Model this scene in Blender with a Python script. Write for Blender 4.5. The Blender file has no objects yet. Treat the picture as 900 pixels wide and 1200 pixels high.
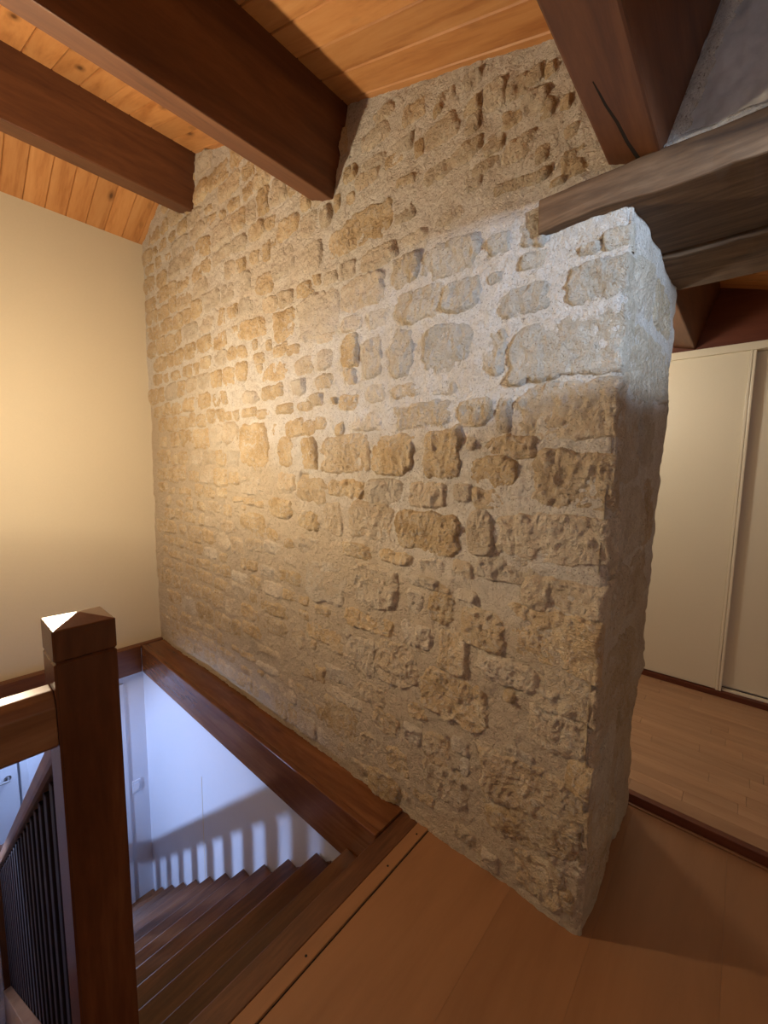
import bpy, bmesh, math, random
import numpy as np
from mathutils import Vector, Matrix
C = bpy.context.scene.collection
SC = bpy.context.scene
# ------------------------------------------------------------ camera
YAW, PITCH, ROLL, FPX = 0.719637, 0.106045, 0.0129795, 478.863
cd = bpy.data.cameras.new('camera'); cam = bpy.data.objects.new('camera', cd); C.objects.link(cam)
fw = Vector((-math.sin(YAW)*math.cos(PITCH), math.cos(YAW)*math.cos(PITCH), -math.sin(PITCH)))
rt = Vector((math.cos(YAW), math.sin(YAW), 0)); up = rt.cross(fw)
r2 = math.cos(ROLL)*rt + math.sin(ROLL)*up; u2 = -math.sin(ROLL)*rt + math.cos(ROLL)*up
m = Matrix((r2, u2, -fw)).transposed().to_4x4(); m.translation = Vector((0, 0, 1.4)); cam.matrix_world = m
cd.sensor_fit = 'VERTICAL'; cd.sensor_height = 36.0; cd.lens = 36.0*FPX/1200; cd.clip_start = .02
SC.camera = cam
# ------------------------------------------------------------ exposure, world, lights
vs = SC.view_settings; vs.view_transform = 'Standard'; vs.look = 'None'; vs.gamma = 1; vs.use_curve_mapping = False
vs.exposure = 0.76
SC.cycles.max_bounces = 8; SC.cycles.diffuse_bounces = 5
w = bpy.data.worlds.new('world'); SC.world = w; w.use_nodes = True
w.node_tree.nodes['Background'].inputs[0].default_value = (.5, .6, .8, 1); w.node_tree.nodes['Background'].inputs[1].default_value = .3
def aim(o, d): o.rotation_euler = Vector(d).to_track_quat('-Z', 'Y').to_euler()
def area(name, loc, d, sx, sy, col, e, spread=180):
    l = bpy.data.lights.new(name, 'AREA'); l.shape = 'RECTANGLE'; l.size = sx; l.size_y = sy; l.color = col; l.energy = e
    l.spread = math.radians(spread); o = bpy.data.objects.new(name, l); C.objects.link(o); o.location = loc; aim(o, d); return o
def point(name, loc, col, e, r):
    l = bpy.data.lights.new(name, 'POINT'); l.color = col; l.energy = e; l.shadow_soft_size = r
    o = bpy.data.objects.new(name, l); C.objects.link(o); o.location = loc; return o
def spot(name, loc, to, col, e, deg, blend, r):
    l = bpy.data.lights.new(name, 'SPOT'); l.color = col; l.energy = e; l.spot_size = math.radians(deg); l.spot_blend = blend
    l.shadow_soft_size = r; o = bpy.data.objects.new(name, l); C.objects.link(o); o.location = loc; aim(o, Vector(to)-Vector(loc)); return o
WARM = (1, .82, .585); COOL = (.55, .72, 1)
point('pendant_bulb_light', (-2.07, .1, 1.62), WARM, 132, .028)            # bulb of the lamp over the stairwell
point('landing_fill_light', (.2, -1.2, 2.05), (1, .72, .45), 1.0, .15)       # weak warm fill added behind the viewer, no known lamp
spot('cool_spot_light', (.95, .3, 2.04), (-.36, 1.22, 1.885), COOL, 92, 22, .55, .03).scale = (2.1, 1, 1)   # unseen cool spot, added and stretched to shape the band on the upper wall
area('cool_fill_light', (1.3, -.7, 1.75), (-.55, 1, .05), .5, .4, COOL, 4)            # soft cool fill added at the right for the upper plaster, no window
spot('stair_hall_light', (-2.95, -.57, -.31), (-2.5, 1.06, -1.2), (.42, .58, 1), 72, 96, .6, .02)
point('passage_fill_light', (-4.15, .75, -.5), (.5, .65, 1), 14, .1)      # unseen point added to brighten the passage and its door
area('hall_fill_light', (-2.2, -1.55, -1.0), (0, 1, -.1), 1.2, .8, (.36, .5, 1), 3)   # bluish fill added to lift the stairwell shadows, no window
point('wardrobe_room_light', (-.75, 2.3, 1.9), (1, .93, .80), 9.5, .08)        # lamp of the far room
# ------------------------------------------------------------ helpers
def link(name, me, mat, parent=None, loc=None):
    o = bpy.data.objects.new(name, me); C.objects.link(o)
    if mat and not me.materials: me.materials.append(mat)
    if parent: o.parent = parent
    if loc is not None: o.location = loc
    return o
def tag(o, label, cat, group=None, kind=None):
    if label: o['label'] = label
    if cat: o['category'] = cat
    if group: o['group'] = group
    if kind: o['kind'] = kind
    return o
def empty(name, loc=(0, 0, 0)):
    o = bpy.data.objects.new(name, None); C.objects.link(o); o.location = loc; return o
def mesh(name, vs_, fs, smooth=False, mat=None):
    me = bpy.data.meshes.new(name); me.from_pydata([tuple(v) for v in vs_], [], fs); me.update()
    bm = bmesh.new(); bm.from_mesh(me); bmesh.ops.recalc_face_normals(bm, faces=bm.faces); bm.to_mesh(me); bm.free()
    if smooth: me.polygons.foreach_set('use_smooth', [True]*len(me.polygons))
    if mat: me.materials.append(mat)
    return me
def box(name, a, b, mat, parent=None, bev=0.0, off=None, seg=2):
    """box between corners a and b; off = (origin) where the object origin goes"""
    c = Vector([(p+q)/2 for p, q in zip(a, b)]); s = [abs(q-p) for p, q in zip(a, b)]
    bm = bmesh.new(); bmesh.ops.create_cube(bm, size=1.0); bmesh.ops.scale(bm, vec=s, verts=bm.verts)
    if bev: bmesh.ops.bevel(bm, geom=bm.edges[:], offset=bev, segments=seg, affect='EDGES', profile=.5)
    me = bpy.data.meshes.new(name); bm.to_mesh(me); bm.free()
    return link(name, me, mat, parent, c)
def prism(name, poly, y0, y1, mat, parent=None, bev=0.0, axis='y'):
    """polygon in (x,z) swept along y from y0 to y1"""
    bm = bmesh.new(); n = len(poly)
    def P(p, t):
        return (p[0], t, p[1]) if axis == 'y' else ((t, p[0], p[1]) if axis == 'x' else (p[0], p[1], t))
    a = [bm.verts.new(P(p, y0)) for p in poly]; b = [bm.verts.new(P(p, y1)) for p in poly]
    bm.faces.new(a); bm.faces.new(b[::-1])
    for i in range(n): bm.faces.new((a[i], b[i], b[(i+1) % n], a[(i+1) % n]))
    bmesh.ops.recalc_face_normals(bm, faces=bm.faces)
    if bev: bmesh.ops.bevel(bm, geom=bm.edges[:], offset=bev, segments=2, affect='EDGES', profile=.5)
    me = bpy.data.meshes.new(name); bm.to_mesh(me); bm.free()
    return link(name, me, mat, parent)
# ---- vectorised value noise
_rs = np.random.RandomState(7); _T = _rs.rand(65536)
def _h(i, j): return _T[(i*7919 + j*104729) & 65535]
def vn(x, y):
    xi = np.floor(x).astype(np.int64); yi = np.floor(y).astype(np.int64); fx = x-xi; fy = y-yi
    fx = fx*fx*(3-2*fx); fy = fy*fy*(3-2*fy)
    return ((_h(xi, yi)*(1-fx)+_h(xi+1, yi)*fx)*(1-fy) + (_h(xi, yi+1)*(1-fx)+_h(xi+1, yi+1)*fx)*fy)*2-1
def fbm(x, y, o=3):
    r = 0; a = 1; s = 0
    for k in range(o): r = r+a*vn(x*2**k+13.7*k, y*2**k+7.1*k); s += a; a *= .5
    return r/s
def ridge(x, y, o=3):
    r = 0; a = 1; s = 0
    for k in range(o): r = r+a*(1-2*np.abs(vn(x*2**k+3.7*k, y*2**k+5.1*k))); s += a; a *= .55
    return r/s
# ------------------------------------------------------------ materials
def nm(name):
    m = bpy.data.materials.new(name); m.use_nodes = True; nt = m.node_tree
    return m, nt, nt.nodes['Principled BSDF']
def N(nt, t, **k):
    n = nt.nodes.new(t)
    for a, b in k.items():
        if a.startswith('i_'): n.inputs[a[2:].replace('_', ' ')].default_value = b
        else: setattr(n, a, b)
    return n
def ramp(nt, fac, stops, interp='LINEAR'):
    r = nt.nodes.new('ShaderNodeValToRGB'); e = r.color_ramp.elements; r.color_ramp.interpolation = interp
    while len(e) < len(stops): e.new(.5)
    for q, (p, c) in zip(e, stops): q.position = p; q.color = (*c, 1)
    nt.links.new(fac, r.inputs[0]); return r.outputs[0]
def mix(nt, f, a, b, mode='MIX'):
    n = nt.nodes.new('ShaderNodeMix'); n.data_type = 'RGBA'; n.blend_type = mode
    for s, v in ((n.inputs[0], f), (n.inputs[6], a), (n.inputs[7], b)):
        if hasattr(v, 'links'): nt.links.new(v, s)
        elif isinstance(v, tuple): s.default_value = (*v, 1)
        else: s.default_value = v
    return n.outputs[2]
def mth(nt, op, a, b=0.0):
    n = nt.nodes.new('ShaderNodeMath'); n.operation = op
    for s, v in ((n.inputs[0], a), (n.inputs[1], b)):
        if hasattr(v, 'links'): nt.links.new(v, s)
        else: s.default_value = v
    return n.outputs[0]
def bump(nt, bs, h, st, d=.01):
    b = nt.nodes.new('ShaderNodeBump'); b.inputs['Strength'].default_value = st; b.inputs['Distance'].default_value = d
    nt.links.new(h, b.inputs['Height']); nt.links.new(b.outputs[0], bs.inputs['Normal'])
def coords(nt, scale=(1, 1, 1), rnd=True, world=False):
    tc = nt.nodes.new('ShaderNodeTexCoord'); src = tc.outputs['Object']
    if world: src = nt.nodes.new('ShaderNodeNewGeometry').outputs['Position']
    mp = nt.nodes.new('ShaderNodeMapping'); mp.inputs['Scale'].default_value = scale; nt.links.new(src, mp.inputs[0])
    if rnd and not world:
        oi = nt.nodes.new('ShaderNodeObjectInfo'); v = nt.nodes.new('ShaderNodeVectorMath'); v.operation = 'SCALE'
        cx = nt.nodes.new('ShaderNodeCombineXYZ')
        for i in range(3): nt.links.new(oi.outputs['Random'], cx.inputs[i])
        nt.links.new(cx.outputs[0], v.inputs[0]); v.inputs['Scale'].default_value = 50
        nt.links.new(v.outputs[0], mp.inputs['Location'])
    return mp.outputs[0]
def noise(nt, co, sc, det=5, rough=.6, dist=0.0):
    n = nt.nodes.new('ShaderNodeTexNoise'); n.inputs['Scale'].default_value = sc; n.inputs['Detail'].default_value = det
    n.inputs['Roughness'].default_value = rough; n.inputs['Distortion'].default_value = dist; nt.links.new(co, n.inputs['Vector']); return n.outputs[0]
def rnd(nt): return nt.nodes.new('ShaderNodeObjectInfo').outputs['Random']
def wood(name, cols, axis='y', sc=1.0, rough=.5, knots=0.0, var=.25, bst=.25, grain=14.0, spec=.5):
    """stretched grain along axis"""
    m, nt, bs = nm(name)
    st = {'x': (.12, 1, 1), 'y': (1, .12, 1), 'z': (1, 1, .12)}[axis]
    co = coords(nt, st)
    n1 = noise(nt, co, grain*sc, 6, .62, .8); n2 = noise(nt, co, 70*sc, 3, .6)
    n3 = noise(nt, coords(nt, tuple(.3 if q < 1 else 1 for q in st)), 3*sc, 2)
    f = mth(nt, 'ADD', mth(nt, 'MULTIPLY', n1, .75), mth(nt, 'MULTIPLY', n2, .25))
    c = ramp(nt, f, [(.33, cols[0]), (.5, cols[1]), (.68, cols[2])])
    c = mix(nt, mth(nt, 'MULTIPLY', n3, .5), c, cols[0])
    if knots:
        v = nt.nodes.new('ShaderNodeTexVoronoi'); v.inputs['Scale'].default_value = 1.0
        ks = {'x': (4.2, 9, 9), 'y': (9, 4.2, 9), 'z': (9, 9, 4.2)}[axis]
        nt.links.new(coords(nt, ks), v.inputs['Vector'])
        k = ramp(nt, v.outputs['Distance'], [(.05, (1, 1, 1)), (.10, (.55, .55, .55)), (.22, (0, 0, 0))])
        c = mix(nt, mth(nt, 'MULTIPLY', k, knots), c, tuple(q*.28 for q in cols[0]))
    r = rnd(nt); v2 = mth(nt, 'ADD', mth(nt, 'MULTIPLY', r, 2*var), 1-var)
    hs = nt.nodes.new('ShaderNodeHueSaturation'); nt.links.new(v2, hs.inputs['Value']); nt.links.new(c, hs.inputs['Color'])
    nt.links.new(hs.outputs[0], bs.inputs['Base Color']); bs.inputs['Roughness'].default_value = rough
    bs.inputs['Specular IOR Level'].default_value = spec
    bump(nt, bs, f, bst, .004); return m
def plain(name, col, rough=.6, nsc=30, amt=.06, bst=.1, metal=0, stain=0.0):
    m, nt, bs = nm(name); co = coords(nt, world=True)
    n = noise(nt, co, nsc, 4); n2 = noise(nt, co, 1.3, 3)
    f = mth(nt, 'ADD', mth(nt, 'MULTIPLY', n, .5), mth(nt, 'MULTIPLY', n2, .5))
    c = ramp(nt, f, [(.3, tuple(q*(1-amt) for q in col)), (.7, tuple(min(1, q*(1+amt)) for q in col))])
    nt.links.new(c, bs.inputs['Base Color']); bs.inputs['Roughness'].default_value = rough; bs.inputs['Metallic'].default_value = metal
    bump(nt, bs, n, bst, .002); return m
def stone_mat(name, mortar=False):
    m, nt, bs = nm(name); co = coords(nt, world=True)
    n1 = noise(nt, co, 9, 6, .65); n2 = noise(nt, co, 45, 6, .7, .6); n3 = noise(nt, co, 170, 3, .7); n0 = noise(nt, co, 2.2, 3)
    if mortar:
        c = ramp(nt, n1, [(.3, (.70, .62, .50)), (.55, (.79, .73, .63)), (.75, (.85, .81, .73))])
        c = mix(nt, ramp(nt, n0, [(.5, (0, 0, 0)), (.7, (.6, .6, .6))]), c, (.74, .62, .45))
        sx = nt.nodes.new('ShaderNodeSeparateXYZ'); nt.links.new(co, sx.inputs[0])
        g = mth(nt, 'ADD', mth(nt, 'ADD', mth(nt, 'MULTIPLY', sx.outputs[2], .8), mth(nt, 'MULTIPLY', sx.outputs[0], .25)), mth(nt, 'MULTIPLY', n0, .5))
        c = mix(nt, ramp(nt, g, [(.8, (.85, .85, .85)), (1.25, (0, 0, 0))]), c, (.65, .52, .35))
        c = mix(nt, ramp(nt, n2, [(.54, (0, 0, 0)), (.68, (.45, .45, .45))]), c, (.50, .40, .25))
    else:
        a = ramp(nt, n1, [(.28, (.50, .34, .17)), (.48, (.67, .49, .275)), (.7, (.79, .65, .43))])
        b = ramp(nt, n1, [(.3, (.62, .51, .36)), (.7, (.80, .70, .55))])
        c = mix(nt, ramp(nt, rnd(nt), [(.25, (0, 0, 0)), (.9, (1, 1, 1))]), a, b)
        oc = nt.nodes.new('ShaderNodeObjectInfo'); sp = nt.nodes.new('ShaderNodeSeparateColor'); nt.links.new(oc.outputs['Color'], sp.inputs[0])
        c = mix(nt, mth(nt, 'MULTIPLY', sp.outputs[0], .8), c, ramp(nt, n1, [(.3, (.52, .46, .35)), (.7, (.68, .63, .53))]))
        c = mix(nt, ramp(nt, n2, [(.50, (0, 0, 0)), (.64, (.7, .7, .7))]), c, (.72, .65, .53))
        r = rnd(nt); v2 = mth(nt, 'ADD', mth(nt, 'MULTIPLY', mth(nt, 'FRACT', mth(nt, 'MULTIPLY', r, 17.3)), .16), .90)
        hs = nt.nodes.new('ShaderNodeHueSaturation'); nt.links.new(v2, hs.inputs['Value']); nt.links.new(c, hs.inputs['Color']); c = hs.outputs[0]
    c = mix(nt, ramp(nt, n3, [(.30, (.8, .8, .8)), (.43, (0, 0, 0))]), c, (.26, .18, .10))  # small dark pits in the colour, painted shade of fine crevices
    nt.links.new(c, bs.inputs['Base Color']); bs.inputs['Roughness'].default_value = .92; bs.inputs['Specular IOR Level'].default_value = .15
    f = mth(nt, 'ADD', mth(nt, 'MULTIPLY', n2, .7), mth(nt, 'MULTIPLY', n3, .3))
    bump(nt, bs, f, 1.0, .035); return m
M = {}
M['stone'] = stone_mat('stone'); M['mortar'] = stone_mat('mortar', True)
M['cream'] = plain('cream_plaster', (.64, .55, .39), .8, 120, .03, .15)
M['plaster'] = plain('grey_plaster', (.42, .40, .37), .9, 25, .35, .8)
M['white'] = plain('white_paint', (.74, .77, .84), .55, 60, .02, .05)
M['panel'] = plain('wardrobe_panel', (.76, .68, .52), .45, 200, .03, .05)
M['alu'] = plain('wardrobe_profile', (.80, .72, .56), .3, 60, .03, .02)
M['pine'] = wood('pine_plank', [(.36, .135, .035), (.56, .26, .085), (.66, .345, .13)], 'x', 1, .5, .95, .10, .2)
M['beam'] = wood('stained_beam', [(.07, .022, .008), (.13, .045, .015), (.20, .078, .028)], 'y', 1, .55, .0, .08, .3)
M['oldoak'] = wood('old_oak', [(.045, .023, .010), (.15, .082, .036), (.29, .175, .088)], 'x', 1.2, .8, .0, .05, .9)
M['stair'] = wood('stair_wood', [(.045, .015, .006), (.12, .044, .016), (.23, .10, .038)], 'y', 1, .38, .25, .24, .15)
M['trimmer'] = wood('trimmer_wood', [(.11, .036, .012), (.17, .062, .020), (.27, .11, .04)], 'x', 1, .24, .3, .08, .12)
M['trimmer_y'] = wood('trimmer_wood_y', [(.09, .028, .01), (.15, .052, .018), (.22, .09, .032)], 'y', 1, .36, .15, .08, .12)
M['newel'] = wood('newel_wood', [(.062, .019, .007), (.115, .038, .013), (.19, .072, .026)], 'z', .8, .27, .2, .05, .1, spec=.35)
M['rail'] = wood('rail_wood', [(.12, .045, .016), (.24, .11, .045), (.36, .19, .09)], 'y', 1, .3, .0, .05, .1)
M['railx'] = wood('rail_wood_x', [(.12, .045, .016), (.2, .09, .04), (.30, .15, .07)], 'x', 1, .3, .0, .05, .1)
M['baluster'] = wood('baluster_wood', [(.012, .006, .005), (.022, .010, .008), (.035, .016, .012)], 'z', 1, .55, .0, .1, .1, spec=.2)
M['landing'] = wood('landing_laminate', [(.26, .12, .05), (.33, .16, .068), (.39, .19, .082)], 'y', .5, .42, .0, .015, .05, 10)
M['parquet'] = wood('parquet', [(.38, .21, .115), (.47, .28, .155), (.55, .34, .20)], 'x', 1, .4, .0, .10, .05)
M['darkwood'] = wood('dark_red_wood', [(.10, .022, .008), (.14, .034, .012), (.18, .05, .018)], 'x', 1, .5, .0, .05, .1)
M['clad'] = wood('wall_cladding', [(.10, .045, .02), (.15, .07, .03), (.2, .1, .045)], 'x', 1, .5, .3, .05, .2)
M['black'] = plain('dark_gap', (.02, .014, .01), .9)
M['metal'] = plain('brushed_metal', (.5, .5, .52), .35, 60, .05, .02, 1)
M['lampmetal'] = plain('lamp_metal', (.12, .11, .10), .4, 60, .05, .02, 1)
M['glass'] = plain('door_glass', (.10, .16, .26), .1, 60, .05, .02)
m, nt, bs = nm('lamp_bulb'); bs.inputs['Emission Color'].default_value = (1, .75, .45, 1); bs.inputs['Emission Strength'].default_value = 6; M['bulb'] = m
# ------------------------------------------------------------ shell of the room
XL, XR, YB, YW, YT, XC, YC = -3.48, 1.60, -1.70, 1.22, 1.88, -.262, 3.15   # left, right, behind, stone face, rear of stone wall, jamb, wardrobe
def zR(x): return 2.79-.32*(x+1.2)
def zL(x): return 3.02+.46*(x-XL)
XRD = (2.79-.384-3.02+.46*XL)/(.46+.32); ZRD = zR(XRD)
def struct(o, label, cat): return tag(o, label, cat, kind='structure')
struct(box('wall_west', (XL-.12, YB-.1, 0.0), (XL, YW+.1, 3.02), M['cream']), 'smooth cream painted plaster wall left of the rough stone wall', 'wall')
struct(box('wall_south', (XL-.1, YB-.12, 0), (XR+.1, YB, 3.4), M['cream']), 'plain cream wall behind the viewer', 'wall')
struct(box('wall_east', (XR, YB-.1, -.1), (XR+.1, YC+.1, 2.1), M['cream']), 'low cream knee wall at the right end of the landing', 'wall')
# ---- sloping boarded ceiling: every board a part of the ceiling
ceil = empty('ceiling', (XRD, 0, ZRD)); struct(ceil, 'sloping ceiling of varnished knotty pine boards over the dark beams', 'ceiling')
def board_mesh(L, W, T, mat, g=.004):
    # long along local x (starting at 0, width centred on y), lower face at z=0, chamfered lower edges, body above
    h = W/2; v = []; pr = [(-h+.0008, T), (-h+.0008, g), (-h+g, 0), (h-g, 0), (h-.0008, g), (h-.0008, T)]
    for x in (0, L):
        for y, z in pr: v.append((x, y, z))
    n = len(pr); f = [tuple(range(n)), tuple(range(2*n-1, n-1, -1))] + [(i, (i+1) % n, (i+1) % n+n, i+n) for i in range(n)]
    return mesh('board', v, f, mat=mat)
BW = .1075
aR, aL = math.atan(.32), math.atan(.46)
LR = (XR+.15-XRD)/math.cos(aR); LL = (XRD-XL+.12)/math.cos(aL)
bmR = board_mesh(LR, BW, .02, M['pine']); bmL = board_mesh(LL, BW, .02, M['pine'])
y = .98+BW/2-25*BW
while y < YC+.12:
    for me_, rot in ((bmR, (0, aR, 0)), (bmL, (0, aL, math.pi))):
        o = link('plank', me_, None, ceil, (0, y, 0))
        o.rotation_euler = rot if me_ is bmR else (0, aL, math.pi)
    y += BW
rf = prism('roof_deck', [(XL-.14, zL(XL-.14)+.03), (XRD, ZRD+.03), (XR+.2, zR(XR+.2)+.03), (XR+.2, zR(XR+.2)+.13), (XRD, ZRD+.14), (XL-.14, zL(XL-.14)+.14)], YB-.15, YC+.2, M['darkwood'])
struct(rf, 'roof deck above the pine boards', 'roof')
# ---- beams (each a thing)
def beam(name, BL, BR, TR, y0, y1, mat, label, crack=None, bev=.006):
    TL = (BL[0]+TR[0]-BR[0], BL[1]+TR[1]-BR[1])
    o = prism(name, [BL, BR, TR, TL], y0, y1, mat, None, bev); tag(o, label, 'beam', 'dark ceiling beams running into the stone wall'); return o
beam('ceiling_beam', (-2.815, 2.985), (-2.64, 2.94), (-2.575, 3.27), YB, 1.27, M['beam'], 'dark stained ridge beam farthest left, ending in the stone wall')
beam('ceiling_beam', (-1.502, 2.547), (-1.376, 2.508), (-1.285, 2.83), YB, 1.27, M['beam'], 'large dark brown beam in the middle, its lit underside ending in the stone wall')
b3 = beam('ceiling_beam', (-.323, 2.172), (-.205, 2.137), (-.105, 2.46), YB, 1.42, M['beam'], 'reddish dark beam at upper right resting above the old oak lintel')
beam('ceiling_beam', (-.392, 2.165), (-.284, 2.137), (-.188, 2.46), 1.84, YC, M['beam'], 'short brown beam end above the cream wardrobe doors')
# drying crack in the underside of the right beam, a recessed dark slit
ck = []
pts = [(-.285, .93, .001), (-.278, 1.0, .003), (-.268, 1.06, .004), (-.262, 1.13, .005), (-.250, 1.2, .007)]
vv, ff = [], []
for (x, yy, hw) in pts:
    zb = 2.172+(x+.323)/(.118)*(-.035)
    vv += [(x-hw, yy, zb-.0006), (x+hw, yy, zb-.0006-.0006*hw/.1), (x, yy, zb+.01)]
for i in range(len(pts)-1):
    a = 3*i; ff += [(a, a+1, a+4, a+3), (a+1, a+2, a+5, a+4), (a+2, a, a+3, a+5)]
link('crack', mesh('crack', vv, ff, mat=M['black']), None, b3)
# ------------------------------------------------------------ rough stone wall
wall = empty('wall_north', (-1.9, YW, 0)); struct(wall, 'rough rubble stone wall with pale lime mortar, ending in a free corner beside the opening', 'wall')
def child(o): o.parent = wall; o.location = o.location-Vector((-1.9, YW, 0)); return o
STONES = [tuple(int(a)/1000 for a in s.split(',')) for s in '''-336,1896,148,96;-407,1743,290,148;-535,1896,158,81;-294,1997,63,51;-359,1986,48,29;-505,2004,84,42;-612,1985,75,33;-620,1765,71,133;-515,2089,84,89;-613,2081,75,61;-392,1568,260,141;-368,1375,213,144;-553,1472,154,64;-610,1393,158,91;-599,1308,144,67;-576,1569,44,99;-414,1199,304,129;-540,1089,207,85;-376,1033,228,96;-396,900,230,156;-536,743,193,83;-352,737,179,110;-354,608,185,119;-302,501,56,99;-465,377,258,174;-325,358,127,109;-478,225,189,86;-475,487,93,38;-1178,2330,255,114;-985,2311,96,57;-800,2225,119,53;-1123,2203,182,76;-1282,2203,89,66;-958,2206,154,51;-791,2094,193,102;-981,2111,123,98;-1205,2093,227,108;-1103,1974,108,70;-908,1978,200,103;-741,1968,132,89;-1270,1883,102,121;-1135,1838,87,145;-992,1828,100,157;-788,1808,178,143;-1254,1992,111,60;-1274,1777,80,62;-1113,1694,101,66;-971,1685,117,48;-808,1680,125,51;-1269,1671,114,62;-1165,1587,175,68;-895,1589,232,87;-684,1583,119,86;-1296,1459,266,141;-1033,1455,192,138;-801,1456,138,151;-686,1495,42,56;-1256,1310,139,73;-1069,1307,185,94;-862,1306,159,86;-712,1321,66,58;-1141,1186,219,137;-859,1168,261,140;-643,1192,90,133;-1231,1047,167,58;-1004,1053,154,53;-832,1048,117,53;-706,1062,78,56;-1116,916,229,153;-780,976,72,35;-687,965,81,40;-905,891,76,96;-786,898,101,105;-620,863,149,118;-733,750,121,133;-1149,754,275,75;-894,767,134,82;-1199,593,191,155;-997,619,207,159;-874,979,139,43;-1320,446,191,73;-1128,438,155,85;-725,583,242,156;-876,466,99,62;-1296,355,227,55;-1320,233,194,159;-1040,347,135,92;-901,360,83,71;-1130,184,124,114;-976,210,129,91;-793,349,110,113;-689,415,77,64;-750,235,180,113;-840,128,107,47;-1192,62,107,64;-1047,61,170,104;-670,344,45,65;-1691,2509,153,79;-1718,2371,157,114;-1526,2325,149,114;-1333,2318,138,88;-1893,2316,149,93;-2071,2372,105,98;-1709,2198,97,69;-1570,2202,110,59;-1393,2205,97,49;-1849,2204,119,72;-2061,2247,136,76;-1468,2069,248,163;-1725,2083,160,119;-2009,2120,220,91;-1764,1972,114,57;-1653,1953,95,48;-1574,1868,135,75;-1424,1874,91,77;-1424,1964,111,38;-1807,1876,197,81;-1954,1967,100,53;-1836,1776,175,67;-1621,1774,99,70;-2051,1776,153,64;-2069,1696,140,49;-1921,1677,114,47;-1733,1685,139,48;-1565,1684,102,42;-1649,1588,144,79;-1532,1582,89,69;-1456,1601,74,54;-1334,1568,58,52;-2019,1514,258,204;-1724,1477,102,135;-1545,1466,107,141;-1435,1778,123,59;-1487,1705,86,54;-2056,1293,188,93;-1728,1328,141,84;-1526,1291,191,107;-1354,1309,100,67;-1778,1190,200,94;-1543,1153,138,80;-1375,1168,112,131;-2073,1207,112,38;-1966,1197,75,33;-2050,1072,237,121;-1539,1029,173,81;-1695,1016,77,47;-2037,962,158,69;-1844,971,155,66;-1672,933,139,62;-1432,866,259,174;-1713,842,182,64;-1865,747,173,76;-1855,640,230,68;-1843,541,215,86;-1601,669,98,47;-1443,613,220,82;-1344,576,113,51;-1439,725,120,44;-1568,379,109,48;-1906,384,225,44;-1938,276,200,45;-2129,285,154,43;-1865,204,162,54;-1582,278,148,41;-2133,179,155,48;-2073,460,198,74;-395,104,146,130;-389,289,194,120;-317,206,80,55;-661,82,84,59;-554,51,62,64;-310,82,48,75;-1097,2687,112,46;-956,2625,106,63;-854,2573,36,28;-1134,2634,131,63;-847,2505,133,70;-993,2533,76,50;-926,2492,39,53;-1140,2543,117,42;-1042,2510,87,46;-1171,2498,120,54;-1270,2562,78,61;-984,2409,83,35;-849,2386,110,52;-756,2391,90,45;-820,2596,82,41;-721,2471,54,57;-709,2300,54,54;-722,2588,72,44;-651,2507,73,71;-581,2497,68,59;-731,2521,67,39;-532,2501,50,44;-484,2491,33,35;-528,2425,75,63;-588,2424,69,51;-488,2395,48,53;-438,2382,32,39;-559,2328,119,65;-645,2378,74,53;-721,2404,73,50;-671,2323,99,39;-399,2221,83,73;-496,2282,44,54;-513,2227,80,32;-590,2232,97,29;-449,2192,42,22;-420,2298,45,34'''.split(';')]
def mortar_h(x, z):
    """outward height of the mortar skin (metres)"""
    h = .007*fbm(x*2.3+5, z*2.3, 3)+.0045*fbm(x*13, z*13+4, 3)+.0022*ridge(x*38, z*30, 2)
    h = h+.006*fbm(x*6+9, z*7+2, 2)+.004*ridge(x*52+3, z*45, 3)+.003*fbm(x*28, z*28+7, 2)
    return h-.0025
def trowel(x, z): return .0035*ridge(x*9+4*vn(x*3, z*3), z*22+3*vn(x*2+8, z*2), 3)
# cells of the mortar skin: front face, then (x = XC) the jamb of the opening
ST = .0085
xs = np.concatenate([np.arange(XL-.02, XC-.030, ST), [XC-.022, XC-.013, XC-.006]]); zs = np.arange(-.03, 3.36, ST)
def grid_obj(name, P, mat, keep=None):
    n, k = P.shape[:2]; idx = np.arange(n*k).reshape(n, k)
    q = np.stack([idx[:-1, :-1], idx[1:, :-1], idx[1:, 1:], idx[:-1, 1:]], -1).reshape(-1, 4)
    if keep is not None: q = q[keep[:-1, :-1].reshape(-1)]
    me = bpy.data.meshes.new(name); V = P.reshape(-1, 3)
    me.vertices.add(len(V)); me.vertices.foreach_set('co', V.astype(np.float32).ravel())
    me.loops.add(q.size); me.loops.foreach_set('vertex_index', q.astype(np.int32).ravel())
    me.polygons.add(len(q)); me.polygons.foreach_set('loop_start', (np.arange(len(q))*4).astype(np.int32))
    me.polygons.foreach_set('loop_total', np.full(len(q), 4, np.int32)); me.update(calc_edges=True); me.validate()
    me.polygons.foreach_set('use_smooth', [True]*len(me.polygons)); me.materials.append(mat); return me
X, Z = np.meshgrid(xs, zs, indexing='ij')
H = mortar_h(X, Z)+trowel(X, Z)
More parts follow.
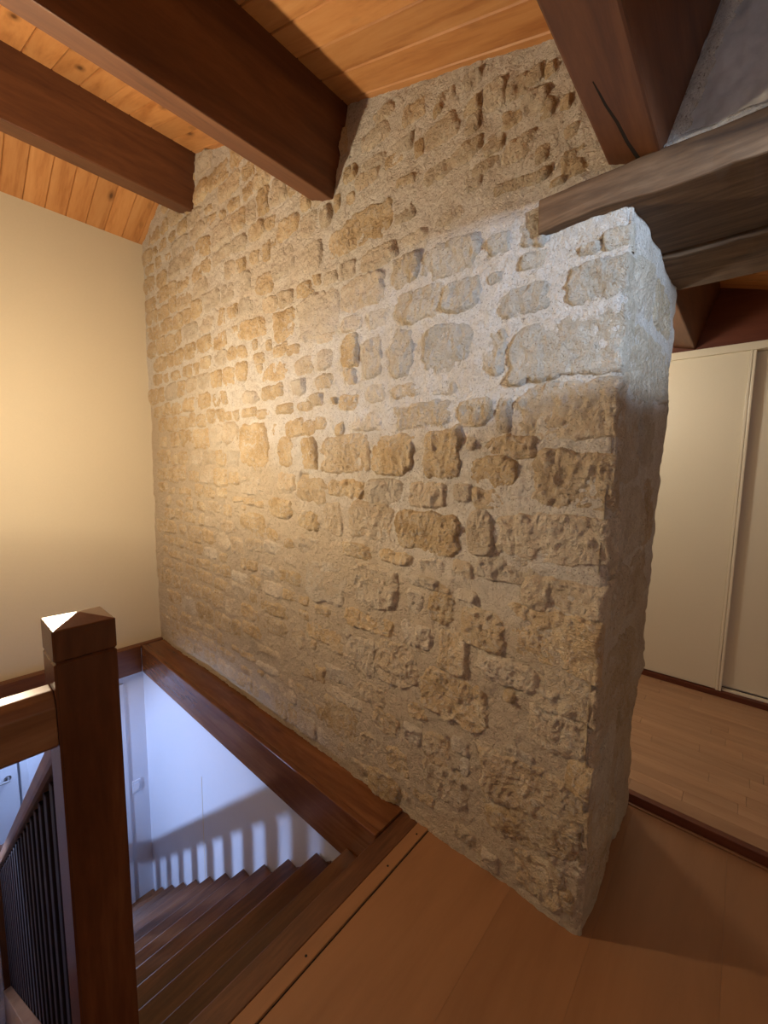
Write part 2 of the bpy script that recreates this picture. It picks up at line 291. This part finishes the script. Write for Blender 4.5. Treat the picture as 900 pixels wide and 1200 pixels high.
# dark put-log hole beside the brown stone
def pit(h, x, z, cx, cz, wx, wz, d):
    e = np.maximum(np.abs(x-cx)/wx, np.abs(z-cz)/wz); return h-d*np.clip((1.25-e)/.35, 0, 1)
HOLES = [(-1.585, 1.315, .030, .050, .05), (-1.40, 1.78, .012, .028, .02), (-2.02, 1.392, .014, .018, .02), (-.487, 1.527, .010, .017, .02),
         (-.505, .70, .02, .012, .02), (-.735, .40, .012, .018, .02), (-.70, .30, .012, .014, .02)]
for hh in HOLES: H = pit(H, X, Z, *hh)
edge = np.clip((X-(XC-.018))/.018, 0, 1); Yf = YW-H+.012*edge**2
ceilz = np.minimum(zR(X), zL(X))+.03
P1 = np.stack([X, Yf, Z], -1)
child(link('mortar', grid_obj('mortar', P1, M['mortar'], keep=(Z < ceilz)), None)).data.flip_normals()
# jamb: from the corner to the rear of the wall, z below the lintel
ys = np.concatenate([[YW+.004, YW+.012, YW+.022], np.arange(YW+.034, YT+.005, ST)]); zj = zs[zs < 2.075]
def jamb_x(y, z):
    t = (y-YW)/(YT-YW)
    return XC+.034*t*np.clip(z/1.9, 0, 1)+.010*fbm(y*3+3, z*3+9, 2)*np.clip(t*5, 0, 1)+(.012*fbm(y*5+1, z*8+3, 3)+.0016*ridge(y*30, z*22, 2))*np.clip(t*8+.15, 0, 1)
Yj, Zj = np.meshgrid(ys, zj, indexing='ij')
tt = np.clip((Yj-YT+.05)/.05, 0, 1); Xj = jamb_x(Yj, Zj)+.004*ridge(Yj*9, Zj*20, 2)-.02*tt**2
Xj = np.where(Yj < YW+.013, XC-.004+.5*(Yj-YW), Xj)
P2 = np.stack([Xj, Yj, Zj], -1)
first = np.stack([np.full(len(zj), xs[-1]), Yf[-1, :len(zj)], zj], -1)[None]
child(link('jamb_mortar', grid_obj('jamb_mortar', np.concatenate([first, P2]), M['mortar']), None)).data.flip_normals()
# wall above the lintel (right of the free corner): one rough plastered skin
xu = np.concatenate([[XC-.006], np.arange(XC, XR+.02, .0085)]); zu = np.arange(2.09, 2.62, ST)
Xu, Zu = np.meshgrid(xu, zu, indexing='ij')
ch = Xu*1+0; band = np.clip((.06-(np.abs((Xu+.19)-(Zu-2.13)*.30)))/.03, 0, 1)*0
Hu = mortar_h(Xu, Zu)+.010*fbm(Xu*9, Zu*9, 3)+.006*ridge(Xu*22, Zu*22, 2)
Pu = np.stack([Xu, YW-Hu, Zu], -1)
child(link('upper_plaster', grid_obj('upper_plaster', Pu, M['plaster'], keep=(Zu < zR(Xu)+.03)), None)).data.flip_normals()
child(box('wall_core', (XL-.1, YW+.05, -.02), (XC-.03, YT-.02, 2.9), M['mortar']))
child(prism('wall_core', [(-.6, 2.16), (XR+.1, 2.16), (XR+.1, 1.95), (-.6, 2.55)], YW+.05, YT-.02, M['mortar']))
child(box('rear_plaster', (XL-.1, YT-.02, -.02), (XC-.02, YT-.005, 2.9), M['cream']))
child(box('rear_plaster', (XC-.02, YT-.02, 2.15), (XR+.1, YT-.005, 2.6), M['cream']))
# ---- stones of the front face
rng = random.Random(11)
ST_ALL = [(a, b, c*1.05 if a+c/2 < XC-.01 else c, d*1.07) for a, b, c, d in STONES]
def overl(a, b, g):
    ox = min(a[0]+a[2]/2, b[0]+b[2]/2)-max(a[0]-a[2]/2, b[0]-b[2]/2)+g
    oz = min(a[1]+a[3]/2, b[1]+b[3]/2)-max(a[1]-a[3]/2, b[1]-b[3]/2)+g
    return ox > 0 and oz > 0
z = .05
while z < 3.25:
    hc = rng.uniform(.085, .135); x = XL+.01+rng.uniform(-.05, .02)
    while x < XC:
        wd = rng.uniform(.08, .22)*(1.1 if x < -2.2 else .75)
        hh = hc*rng.uniform(.72, .92); c = (x+wd/2, z+hc/2+rng.uniform(-.01, .01), wd*.93, hh*1.04)
        ok = c[0]-c[2]/2 > XL+.008 and c[0]+c[2]/2 < XC-.01 and c[1]+c[3]/2 < min(zR(c[0]), zL(c[0]))-.015
        if c[0] > -.56 and c[1] > 2.0: ok = False
        if ok:
            for trial in range(5):
                if not any(overl(c, s, .004) for s in ST_ALL): ST_ALL.append(c); break
                c = (c[0]+rng.uniform(-.02, .02), c[1]+rng.uniform(-.012, .012), c[2]*.8, c[3]*.82)
        x += wd+.008
    z += hc
def stone_patch(x, z, w, h, seed, res, jamb=False, flat=0.0):
    """heightfield of one stone; edges dive below the mortar so its outline is where they meet"""
    k = min(w, h); wd_ = min(.7, .020/(k/2)); e0 = 1.10+.42*wd_; pad = e0+.06
    nu = max(7, int(w*pad/res)); nv = max(7, int(h*pad/res))
    u, v = np.meshgrid(np.linspace(-pad, pad, nu), np.linspace(-pad, pad, nv), indexing='ij')
    r = random.Random(seed); p = r.uniform(3.0, 6.5); sh = r.uniform(-.12, .12); tz = r.uniform(-.007, .007); tx = r.uniform(-.007, .007)
    px = x+u*w/2+sh*v*h/2*.5; pz = z+v*h/2+r.uniform(-.08, .08)*u*h/2
    s = seed*3.17
    ue = np.where(u > .7, .7, u) if (not jamb and x+w/2 > XC-.02) else u
    e = (np.abs(ue+.09*vn(pz*22+s, px*9))**p+np.abs(v+.12*vn(px*20+s, pz*9+3))**p)**(1/p)+.16*fbm(px*38+s, pz*38, 3)*min(1, .07/k+.35)
    fall = np.clip((e0-e)/wd_, 0, 1); fall = fall*fall*(3-2*fall)
    pr = r.uniform(.003, .010)*(1-.5*flat)
    sk = r.uniform(-.8, .8)
    wx_ = .018*vn(px*18+s, pz*18); wz_ = .018*vn(px*17+4, pz*19+s)
    qx = px+wx_; qz = pz+wz_
    hew = .0075*ridge(qx*26+qz*12*sk+s, qz*17+s, 3)+.006*fbm(px*34+s, pz*30, 3)+.0045*ridge(qx*62+s, qz*58, 3)+.006*vn(px*9+s, pz*9)
    face = pr+tz*v+tx*u+hew*(1-.6*flat)+.5*mortar_h(px, pz)
    hgt = -.014*(1-fall)+face*fall+mortar_h(px, pz)*.5*(1-fall)
    if jamb: Xp = jamb_x(px, pz)+hgt; return np.stack([Xp, px, pz], -1), nu, nv
    wrap = np.clip((px-(XC-.007))/.008, 0, 1); hgt = hgt-.004*wrap**2
    lim = XC+.003+.008*fbm(px*0+s, pz*25, 2); over = np.maximum(px-lim, 0); px = np.minimum(px, lim)+.25*over; hgt = hgt-1.6*over
    return np.stack([px, YW-hgt, pz], -1), nu, nv
def proj_size(cx, cy, cz, w, h):
    v = Vector((cx, cy, cz))-Vector((0, 0, 1.4)); d = v.dot(fw); f = abs(v.normalized().dot(Vector((0, 1, 0))))
    return (w*h*f)/d**2
cand = []
for i, s in enumerate(ST_ALL):
    cand.append((proj_size(s[0], YW, s[1], s[2], s[3]), i, s, False))
# ---- jamb stones (y, z, depth along y, height)
JS = [(1.40, .17, .30, .26), (1.68, .20, .22, .30), (1.36, .46, .24, .24), (1.62, .50, .24, .22), (1.44, .74, .38, .24), (1.72, .78, .20, .26), (1.35, 1.0, .20, .20), (1.60, 1.03, .26, .22),
      (1.42, 1.25, .34, .20), (1.70, 1.27, .20, .22), (1.36, 1.47, .22, .18), (1.60, 1.52, .24, .20), (1.42, 1.70, .32, .20), (1.70, 1.73, .20, .18), (1.37, 1.90, .22, .14), (1.62, 1.92, .24, .14)]
for i, s in enumerate(JS): cand.append((proj_size(XC, s[0], s[1], s[2], s[3])*.8, 1000+i, s, True))
cand.sort(key=lambda c: -c[0])
rest = []
for rank, (sz, i, s, jb) in enumerate(cand):
    smooth_ = .55 if (s[0] < -1.25 and s[1] < 1.15 and not jb) else 0.0
    cx = s[0] if not jb else XC; pale = 0.0
    if not jb:
        pale = max(0, min(1, (s[1]-1.45)/.35))*max(0, min(1, (s[0]+1.25)/.5))*(1 if s[1] < 2.12 else .3)
        if s[1] > 1.62 and s[0] > -.55: smooth_ = .45
        if s[1] > 2.2 and s[0] > -1.3: smooth_ = .35
    res = .0042 if cx > -1.3 else (.0065 if cx > -2.2 else .009)
    P, nu, nv = stone_patch(*s, i+1, res if not jb else .006, jb, .8 if jb else smooth_)
    if rank < 300-2:
        org = np.array([s[0], YW, s[1]]) if not jb else np.array([XC, s[0], s[1]])
        me = grid_obj('stone', P-org, M['stone']); me.flip_normals() if not jb else None
        o = link('stone', me, None); o.location = org; o.color = (pale if not jb else .35, 0, 0, 1); child(o)
    else: rest.append(P)
if rest:
    bms = []; V = []; F = []; base = 0
    for P in rest:
        n, k = P.shape[:2]; idx = np.arange(n*k).reshape(n, k)+base; base += n*k
        V.append(P.reshape(-1, 3)); F.append(np.stack([idx[:-1, :-1], idx[:-1, 1:], idx[1:, 1:], idx[1:, :-1]], -1).reshape(-1, 4))
    me = bpy.data.meshes.new('small_stones'); me.from_pydata(np.concatenate(V).tolist(), [], np.concatenate(F).tolist())
    me.polygons.foreach_set('use_smooth', [True]*len(me.polygons)); me.materials.append(M['stone'])
    o = child(link('small_stones', me, None)); o['kind'] = 'stuff'; o.color = (.1, 0, 0, 1)
print('stones', len(cand), 'rest', len(rest))
# ------------------------------------------------------------ oak lintels over the opening
def timber(name, x0, x1, y0, y1, z0, z1, mat, label, sag=0.0):
    nx, rr = 60, random.Random(int(z0*1000+y0*100)); V, F = [], []
    ring = [(y0, z0), ((y0+y1)/2, z0), (y1, z0), (y1, z1), ((y0+y1)/2, z1), (y0, z1), (y0, (z0+z1)/2)]
    for i in range(nx+1):
        x = x0+(x1-x0)*i/nx
        for j, (yy, zz) in enumerate(ring):
            d = .0035*float(vn(np.array(x*6.+j*7.3), np.array(j*3.1)))+.0015*float(vn(np.array(x*30.+j*5), np.array(j*1.7)))
            V.append((x, yy+d*(1 if yy > (y0+y1)/2 else -1), zz+d-sag*(x-x0)*(0 if zz > (z0+z1)/2 else 1)))
    n = len(ring)
    for i in range(nx):
        for j in range(n): F.append((i*n+j, i*n+(j+1) % n, (i+1)*n+(j+1) % n, (i+1)*n+j))
    F += [tuple(range(n)), tuple(range(nx*n+n-1, nx*n-1, -1))]
    o = link(name, mesh(name, V, F, mat=mat), None)
    md = o.modifiers.new('b', 'BEVEL'); md.width = .005; md.segments = 2; md.limit_method = 'ANGLE'; md.angle_limit = math.radians(50)
    tag(o, label, 'lintel', 'old oak lintels over the opening'); return o
timber('oak_lintel', -.488, XR, 1.188, 1.548, 2.058, 2.142, M['oldoak'], 'weathered grey brown oak lintel set in the stone face, nearest the viewer')
timber('oak_lintel', -.40, XR, 1.562, 1.865, 2.052, 2.15, M['oldoak'], 'darker oak lintel at the rear of the opening, behind a narrow gap')
# pale capping stone wedged between lintel and beam
P, nu, nv = stone_patch(-.352, 2.156, .10, .048, 901, .004, False, .5); P[..., 1] -= .004
child(link('capping_stone', grid_obj('capping_stone', P, M['mortar']), None)).data.flip_normals()
# pale lime fillet beside the right beam, on the upper wall
nf = 26; V, F = [], []
for i in range(nf+1):
    t = i/nf; x = -.195+.105*t; zz = 2.145+.27*t
    for j, (dx, dy) in enumerate([(-.02, -.010), (.0, -.018), (.014+.006*math.sin(i*1.9), -.010), (.024+.008*math.sin(i*1.3+2), .01)]):
        V.append((x+dx, YW+dy, zz))
    if i: F += [((i-1)*4+j, (i-1)*4+j+1, i*4+j+1, i*4+j) for j in range(3)]
child(link('lime_fillet', mesh('lime_fillet', V, F, True, M['mortar']), None))
V, F = [], []
for i in range(61):
    x = -.2+1.78*i/60
    for j, (dz, dy) in enumerate([(-.006, -.012), (.004, -.030), (.018+.005*math.sin(i*1.7), -.016), (.032+.008*math.sin(i*.9), .01)]):
        V.append((x, YW+dy, 2.142+dz))
    if i: F += [((i-1)*4+j, (i-1)*4+j+1, i*4+j+1, i*4+j) for j in range(3)]
child(link('lime_fillet', mesh('lime_fillet', V, F, True, M['mortar']), None))
# ------------------------------------------------------------ landing floor
XE = -.865                                    # stair edge of the landing
fl = empty('floor', (0, 0, 0)); struct(fl, 'landing floor of warm brown laminate panels', 'floor')
box('slab', (XE+.01, YB, -.24), (XR, 1.92, -.012), M['darkwood'], fl)
xx = XE+.053; k = 0
widths = [.33, .245, .30, .27, .31, .29, .30, .30]
while xx < XR:
    wd = widths[k % 8]; box('laminate_panel', (xx+.0001, YB, -.012), (min(xx+wd, XR)-.0001, 1.895, 0), M['landing'], fl, .0003, seg=1); xx += wd; k += 1
box('edge_joint', (XE+.047, YB, -.012), (XE+.053, YW, -.003), M['black'], fl)
ns = box('floor_nosing', (XE, YB, -.016), (XE+.048, YW+.02, .004), M['landing'], fl, .003)
for q, yy in enumerate((-.1, .3, .64, 1.0, 1.17)):
    bm = bmesh.new(); bmesh.ops.create_cone(bm, cap_ends=True, segments=10, radius1=.004, radius2=.003, depth=.0016)
    me = bpy.data.meshes.new('nail'); bm.to_mesh(me); bm.free(); o = link('nail', me, M['black'], ns, (0.004, yy-(YB+YW+.02)/2, .0105))
# far room: raised parquet, board by board
fl2 = empty('floor', (0, 2.5, .045)); struct(fl2, 'raised parquet floor of light brown strips in front of the wardrobe', 'floor')
def ch2(o): o.parent = fl2; o.location = o.location-Vector((0, 2.5, .045)); return o
ch2(box('slab', (-2.0, 1.925, -.24), (XR, YC+.1, .033), M['darkwood']))
prr = random.Random(5); yy = 1.925; ri = 0; pm = {}
while yy < YC+.02:
    x = -1.2+prr.uniform(-.4, 0)
    while x < XR:
        L = prr.choice([.42, .5, .58]); x2 = min(x+L, XR)
        if x2-x > .02:
            ch2(box('parquet_strip', (x+.0004, yy+.0004, .033), (x2-.0004, yy+.0706, .045), M['parquet'], None, .0008, seg=1))
        x = x2
    yy += .071; ri += 1
ch2(box('step_nosing', (-.28, 1.897, -.005), (XR, 1.925, .0455), M['darkwood'], None, .003))
ch2(box('step_fillet', (-.27, 1.885, 0), (XR, 1.897, .008), M['landing'], None, .002))
# ------------------------------------------------------------ wardrobe with sliding doors
wd = empty('sliding_wardrobe', (0, YC, .045)); tag(wd, 'cream built-in wardrobe with two sliding doors beyond the opening', 'wardrobe')
def cw(o, p=None):
    q = p or wd; o.parent = q; o.location = o.location-(q.matrix_world.translation if q is wd else Vector((0, YC, .045))-Vector((0, YC, .045))); return o
def part(par, base, name, a, b, mat, bev=.002):
    o = box(name, a, b, mat, None, bev); o.parent = par; o.location = o.location-Vector(base); return o
WB = (0, YC, .045)
part(wd, WB, 'bottom_rail', (-1.6, YC-.03, .0455), (XR, YC+.10, .078), M['darkwood'])
part(wd, WB, 'top_fascia', (-1.6, YC-.03, 2.085), (XR, YC+.10, 2.128), M['panel'])
part(wd, WB, 'header_board', (-1.6, YC+.0, 2.128), (XR, YC+.05, 2.75), M['darkwood'])
d1 = part(wd, WB, 'door', (-1.55, YC-.012, .083), (-.032, YC+.008, 2.085), M['panel'])
c1 = Vector(((-1.55-.032)/2, YC-.002, 1.084))
part(d1, c1, 'profile', (-.032, YC-.020, .08), (-.018, YC+.012, 2.085), M['alu'])
part(d1, c1, 'profile', (-.016, YC-.020, .08), (-.002, YC+.012, 2.085), M['alu'], .003)
d2 = part(wd, WB, 'door', (-.02, YC+.040, .095), (XR, YC+.058, 2.085), M['panel'])
part(wd, WB, 'floor_track', (-.0, YC+.0, .078), (XR, YC+.035, .088), M['alu'])
part(wd, WB, 'carcass', (-1.6, YC+.07, .0455), (XR, YC+.1, 2.6), M['panel'])
struct(box('wall_west', (-1.72, YT, -.1), (-1.6, YC+.1, 2.95), M['cream']), 'side wall of the far room hidden behind the stone wall', 'wall')
# ------------------------------------------------------------ stairwell
ZF = -2.34
yWL = 1.078                                    # white wall of the stairwell
sw = box('wall_north', (XL-.1, yWL, ZF-.1), (XE+.2, yWL+.1, -.16), M['white']); struct(sw, 'smooth white wall of the stairwell under the timber trimmer', 'wall')
part(sw, ((XL-.1+XE+.2)/2, yWL+.05, (ZF-.26)/2), 'joint', (-2.49, yWL-.0015, -1.6), (-2.484, yWL+.002, -.6), M['alu'], .0005)
# lower left wall with a doorway (y .10 - .92)
lw = empty('wall_west', (XL, 0, ZF)); struct(lw, 'white lower wall of the stairwell with a doorway at the stair foot', 'wall')
LB = (XL, 0, ZF)
part(lw, LB, 'wall_panel', (XL-.1, .925, ZF-.1), (XL, yWL+.02, -.025), M['white'], 0)
part(lw, LB, 'wall_panel', (XL-.1, -.05, -.29), (XL, .925, -.025), M['white'], 0)
part(lw, LB, 'wall_panel', (XL-.1, YB, ZF-.1), (XL, -.05, -.025), M['white'], 0)
dr = empty('door_1', (XL, .45, ZF)); struct(dr, 'white painted door frame at the foot of the stairs', 'door')
part(dr, (XL, .45, ZF), 'frame_side', (XL-.10, .885, ZF), (XL+.012, .935, -.28), M['white'])
part(dr, (XL, .45, ZF), 'frame_side', (XL-.10, -.08, ZF), (XL+.012, -.02, -.26), M['white'])
part(dr, (XL, .45, ZF), 'frame_head', (XL-.10, -.08, -.33), (XL+.013, .936, -.275), M['white'])
sws = empty('light_switch', (XL, .985, -1.165)); tag(sws, 'white rocker light switch on the stairwell wall beside the door frame', 'switch')
part(sws, (XL, .985, -1.165), 'plate', (XL-.0, .957, -1.215), (XL+.009, 1.02, -1.115), M['white'], .003)
part(sws, (XL, .985, -1.165), 'rocker', (XL+.009, .970, -1.195), (XL+.014, 1.007, -1.135), M['white'], .002)
# small hall beyond the doorway
hx = -4.63
struct(box('floor', (-5.6, YB, ZF-.1), (XE+.3, yWL+.1, ZF), M['stair']), 'dark wooden floor of the lower hall', 'floor')
struct(box('wall_west', (-4.80, YB, ZF), (-4.66, yWL, .0), M['white']), 'white end wall of the lower passage seen under the handrail', 'wall')
struct(box('ceiling', (-4.9, YB, -.05), (XL-.1, yWL+.1, .0), M['white']), 'white ceiling of the lower passage', 'ceiling')
struct(box('wall_north', (-4.8, .98, ZF), (XL-.1, yWL, -.05), M['white']), 'white side wall of the lower passage beyond the doorway', 'wall')
d3 = empty('door_2', (hx, .0, ZF)); struct(d3, 'white panelled door with a lever handle seen under the handrail', 'door')
B3 = (hx, 0, ZF)
lf = part(d3, B3, 'door_leaf', (hx-.03, .06, ZF+.01), (hx+.012, .40, -.30), M['white'], .004)
lc = Vector((hx-.009, .23, (ZF+.01-.30)/2))
part(lf, lc, 'glass_pane', (hx+.010, -.02+.1, ZF+.25), (hx+.016, .20, -1.45), M['glass'], .001)
part(d3, B3, 'frame_side', (hx-.03, .415, ZF), (hx+.02, .47, -.24), M['white'], .004)
hb = bmesh.new()
bmesh.ops.create_cone(hb, cap_ends=True, segments=16, radius1=.024, radius2=.024, depth=.008, matrix=Matrix.Translation((0, 0, 0)) @ Matrix.Rotation(math.pi/2, 4, 'Y'))
bmesh.ops.create_cone(hb, cap_ends=True, segments=12, radius1=.009, radius2=.009, depth=.05, matrix=Matrix.Translation((.025, 0, 0)) @ Matrix.Rotation(math.pi/2, 4, 'Y'))
bmesh.ops.create_cone(hb, cap_ends=True, segments=12, radius1=.009, radius2=.008, depth=.12, matrix=Matrix.Translation((.05, -.055, 0)) @ Matrix.Rotation(math.pi/2, 4, 'X'))
me = bpy.data.meshes.new('door_handle'); hb.to_mesh(me); hb.free()
o = link('door_handle', me, M['metal']); o.parent = lf; o.location = Vector((hx+.014, .335, -1.33))-lc
# walls closing the lower hall
struct(box('wall_south', (-4.8, YB-.1, ZF), (XE+.2, YB, 0), M['white']), 'white wall of the lower hall behind the stairs', 'wall')
struct(box('wall_east', (XE+.10, YB, ZF), (XE+.2, yWL, -.2), M['white']), 'white wall under the landing edge', 'wall')
# ---- trimmers round the well
t1 = empty('stairwell_trimmer', (-2.2, 1.14, 0)); tag(t1, 'brown polished timber trimmer along the foot of the stone wall', 'beam')
TB = (-2.2, 1.14, 0)
part(t1, TB, 'face_board', (-3.405, 1.052, -.20), (-.946, 1.0775, .012), M['trimmer'], .004)
part(t1, TB, 'top_board', (-3.405, 1.079, -.02), (-.946, 1.228, .010), M['trimmer'], .003)
t2 = empty('stairwell_trimmer', (-3.44, -.2, 0)); tag(t2, 'dark timber trimmer along the foot of the cream wall', 'beam')
T2 = (-3.44, -.2, 0)
part(t2, T2, 'face_board', (-3.435, YB, -.20), (-3.41, 1.052, .010), M['trimmer_y'], .004)
part(t2, T2, 'top_board', (XL, YB, -.02), (-3.4355, 1.235, .0085), M['trimmer_y'], .003)
# ---- staircase
st = empty('staircase', (-2.2, .62, ZF)); tag(st, 'dark brown wooden staircase descending along the white wall', 'staircase')
SB = (-2.2, .62, ZF)
YS0, YS1 = .17, 1.070
part(fl, (0, 0, 0), 'header_board', (-.945, .2305, -.036), (XE-.001, 1.228, .001), M['stair'], .005)
part(st, SB, 'riser', (-.915, .2305, -.18), (XE-.001, 1.051, -.036), M['stair'], .001)
zt = []
for k in range(1, 12):
    xk = -1.100-.2164*(k-1); zk = -.142-.183*(k-1)
    ya, yb = (.2305, 1.051) if k == 1 else (YS0, YS1)
    part(st, SB, 'tread', (xk, ya, zk-.034), (xk+.245 if k < 11 else xk+.245, yb, zk), M['stair'], .005)
    part(st, SB, 'riser', (xk+.03, ya, zk-.183), (xk+.05, yb, zk-.0345), M['stair'], .001)
    zt.append((xk, zk))
o = prism('corner_tread', [(XL+.002, YS1), (XL+.002, .60), (-3.26, YS0), (-3.04, YS0), (-3.04, YS1)], -2.189, -2.155, M['stair'], None, .004, axis='z'); o.parent = st; o.location = -Vector(SB)
# outer string and sloping balustrade
SLP = .183/.2164; YRL = .183
def sz(x): return -.142+SLP*(x+1.10)             # pitch line through the nosings
def sloped(name, x0, x1, zlo, zhi, y0, y1, mat, par, base, bev=.003):
    poly = [(x0, sz(x0)+zlo), (x1, sz(x1)+zlo), (x1, sz(x1)+zhi), (x0, sz(x0)+zhi)]
    o = prism(name, poly, y0, y1, mat, None, bev); o.parent = par; o.location = -Vector(base); return o
sloped('outer_string', -3.30, -.97, -.24, .045, YRL-.055, YRL-.015, M['railx'], st, SB)
sloped('inner_string', -3.30, -1.22, -.24, -.06, 1.0705, 1.0760, M['stair'], st, SB)
sb = empty('stair_balustrade', (-2.2, YRL, -1)); tag(sb, 'sloping stair handrail with closely set dark balusters left of the newel post', 'railing')
BB = (-2.2, YRL, -1)
sloped('handrail', -3.50, -.9695, .880, .945, YRL-.035, YRL+.035, M['railx'], sb, BB, .012)
bmz = None
for k in range(22):
    x = -1.06-.1095*k
    if x < -3.45: break
    z0, z1 = sz(x)+.02, sz(x)+.88
    part(sb, BB, 'baluster', (x-.022, YRL-.014, z0), (x+.022, YRL+.014, z1), M['baluster'], .003)
part(sb, BB, 'lower_newel', (-3.53, YRL-.045, ZF), (-3.45, YRL+.045, sz(-3.49)+1.06), M['newel'], .006).location.x += .03
# ------------------------------------------------------------ newel post and level handrail
npst = empty('newel_post', (-.921, .181, 0)); tag(npst, 'square dark wooden newel post with a low pyramid top at the head of the stairs', 'post')
X0, X1, Y0, Y1 = -.969, -.872, .133, .229
def frustum(name, secs, mat, par, base):
    bm = bmesh.new(); rings = []
    cx, cy = (X0+X1)/2, (Y0+Y1)/2
    for z, ins in secs:
        rings.append([bm.verts.new((x, yy, z)) for x, yy in ((X0+ins, Y0+ins), (X1-ins, Y0+ins), (X1-ins, Y1-ins), (X0+ins, Y1-ins))])
    for a, b in zip(rings, rings[1:]):
        for i in range(4): bm.faces.new((a[i], a[(i+1) % 4], b[(i+1) % 4], b[i]))
    bm.faces.new(rings[0][::-1]); bm.faces.new(rings[-1])
    vert = [e for e in bm.edges if abs(e.verts[0].co.z-e.verts[1].co.z) > .02 and abs(e.verts[0].co.x-e.verts[1].co.x) < .002]
    bmesh.ops.bevel(bm, geom=vert, offset=.0035, segments=2, affect='EDGES')
    bmesh.ops.recalc_face_normals(bm, faces=bm.faces)
    me = bpy.data.meshes.new(name); bm.to_mesh(me); bm.free(); o = link(name, me, mat); o.parent = par; o.location = -Vector(base); return o
NB = (-.921, .181, 0)
ZN = 1.112
frustum('shaft', [(-.1415, 0), (ZN-.062, 0), (ZN-.058, .004)], M['newel'], npst, NB)
frustum('cap', [(ZN-.058, .004), (ZN-.054, 0), (ZN-.001, 0), (ZN+.001, .002), (ZN+.013, .0455)], M['newel'], npst, NB)
hr = empty('landing_handrail', (-.921, -.7, .95)); tag(hr, 'level brown wooden handrail running into the left side of the newel post', 'railing')
HB = (-.921, -.7, .95)
bm = bmesh.new()
prof = [(-.957, .905), (-.957, .975), (-.948, .990), (-.930, .998), (-.900, .998), (-.885, .990), (-.876, .975), (-.876, .905), (-.884, .897), (-.949, .897)]
o = prism('rail', prof, YB, .1325, M['rail'], None, .002); o.parent = hr; o.location = -Vector(HB)
for k in range(14):
    yy = -.02-.118*k
    if yy < YB+.05: break
    part(hr, HB, 'baluster', (-.931, yy-.045, .01), (-.903, yy-.0, .9), M['baluster'], .003)
part(hr, HB, 'bottom_rail', (-.94, YB, .001+.004), (-.895, .1325, .012+.03), M['rail'], .002)
# ------------------------------------------------------------ pendant lamp over the stairwell (left of the frame)
pl = empty('pendant_lamp', (-2.07, .1, 1.62)); tag(pl, 'small dark metal pendant lamp hanging over the stairwell', 'lamp')
zc = zR(-2.07); 
bm = bmesh.new(); bmesh.ops.create_cone(bm, cap_ends=True, segments=10, radius1=.003, radius2=.003, depth=zc-1.72, matrix=Matrix.Translation((0, 0, (zc-1.62)/2+.05)))
me = bpy.data.meshes.new('cord'); bm.to_mesh(me); bm.free(); link('cord', me, M['lampmetal'], pl)
bm = bmesh.new(); bmesh.ops.create_uvsphere(bm, u_segments=16, v_segments=10, radius=.022)
me = bpy.data.meshes.new('bulb'); bm.to_mesh(me); bm.free(); link('bulb', me, M['bulb'], pl)
V, F = [], []; ns_ = 28
for j, (r_, z_) in enumerate([(.0, -.068), (.045, -.066), (.062, -.058), (.064, -.054), (.045, -.060), (0, -.062)]):
    for i in range(ns_): a = 2*math.pi*i/ns_; V.append((max(r_, .0005)*math.cos(a), max(r_, .0005)*math.sin(a), z_))
for j in range(5):
    for i in range(ns_): F.append((j*ns_+i, j*ns_+(i+1) % ns_, (j+1)*ns_+(i+1) % ns_, (j+1)*ns_+i))
link('dish', mesh('dish', V, F, True, M['lampmetal']), None, pl)
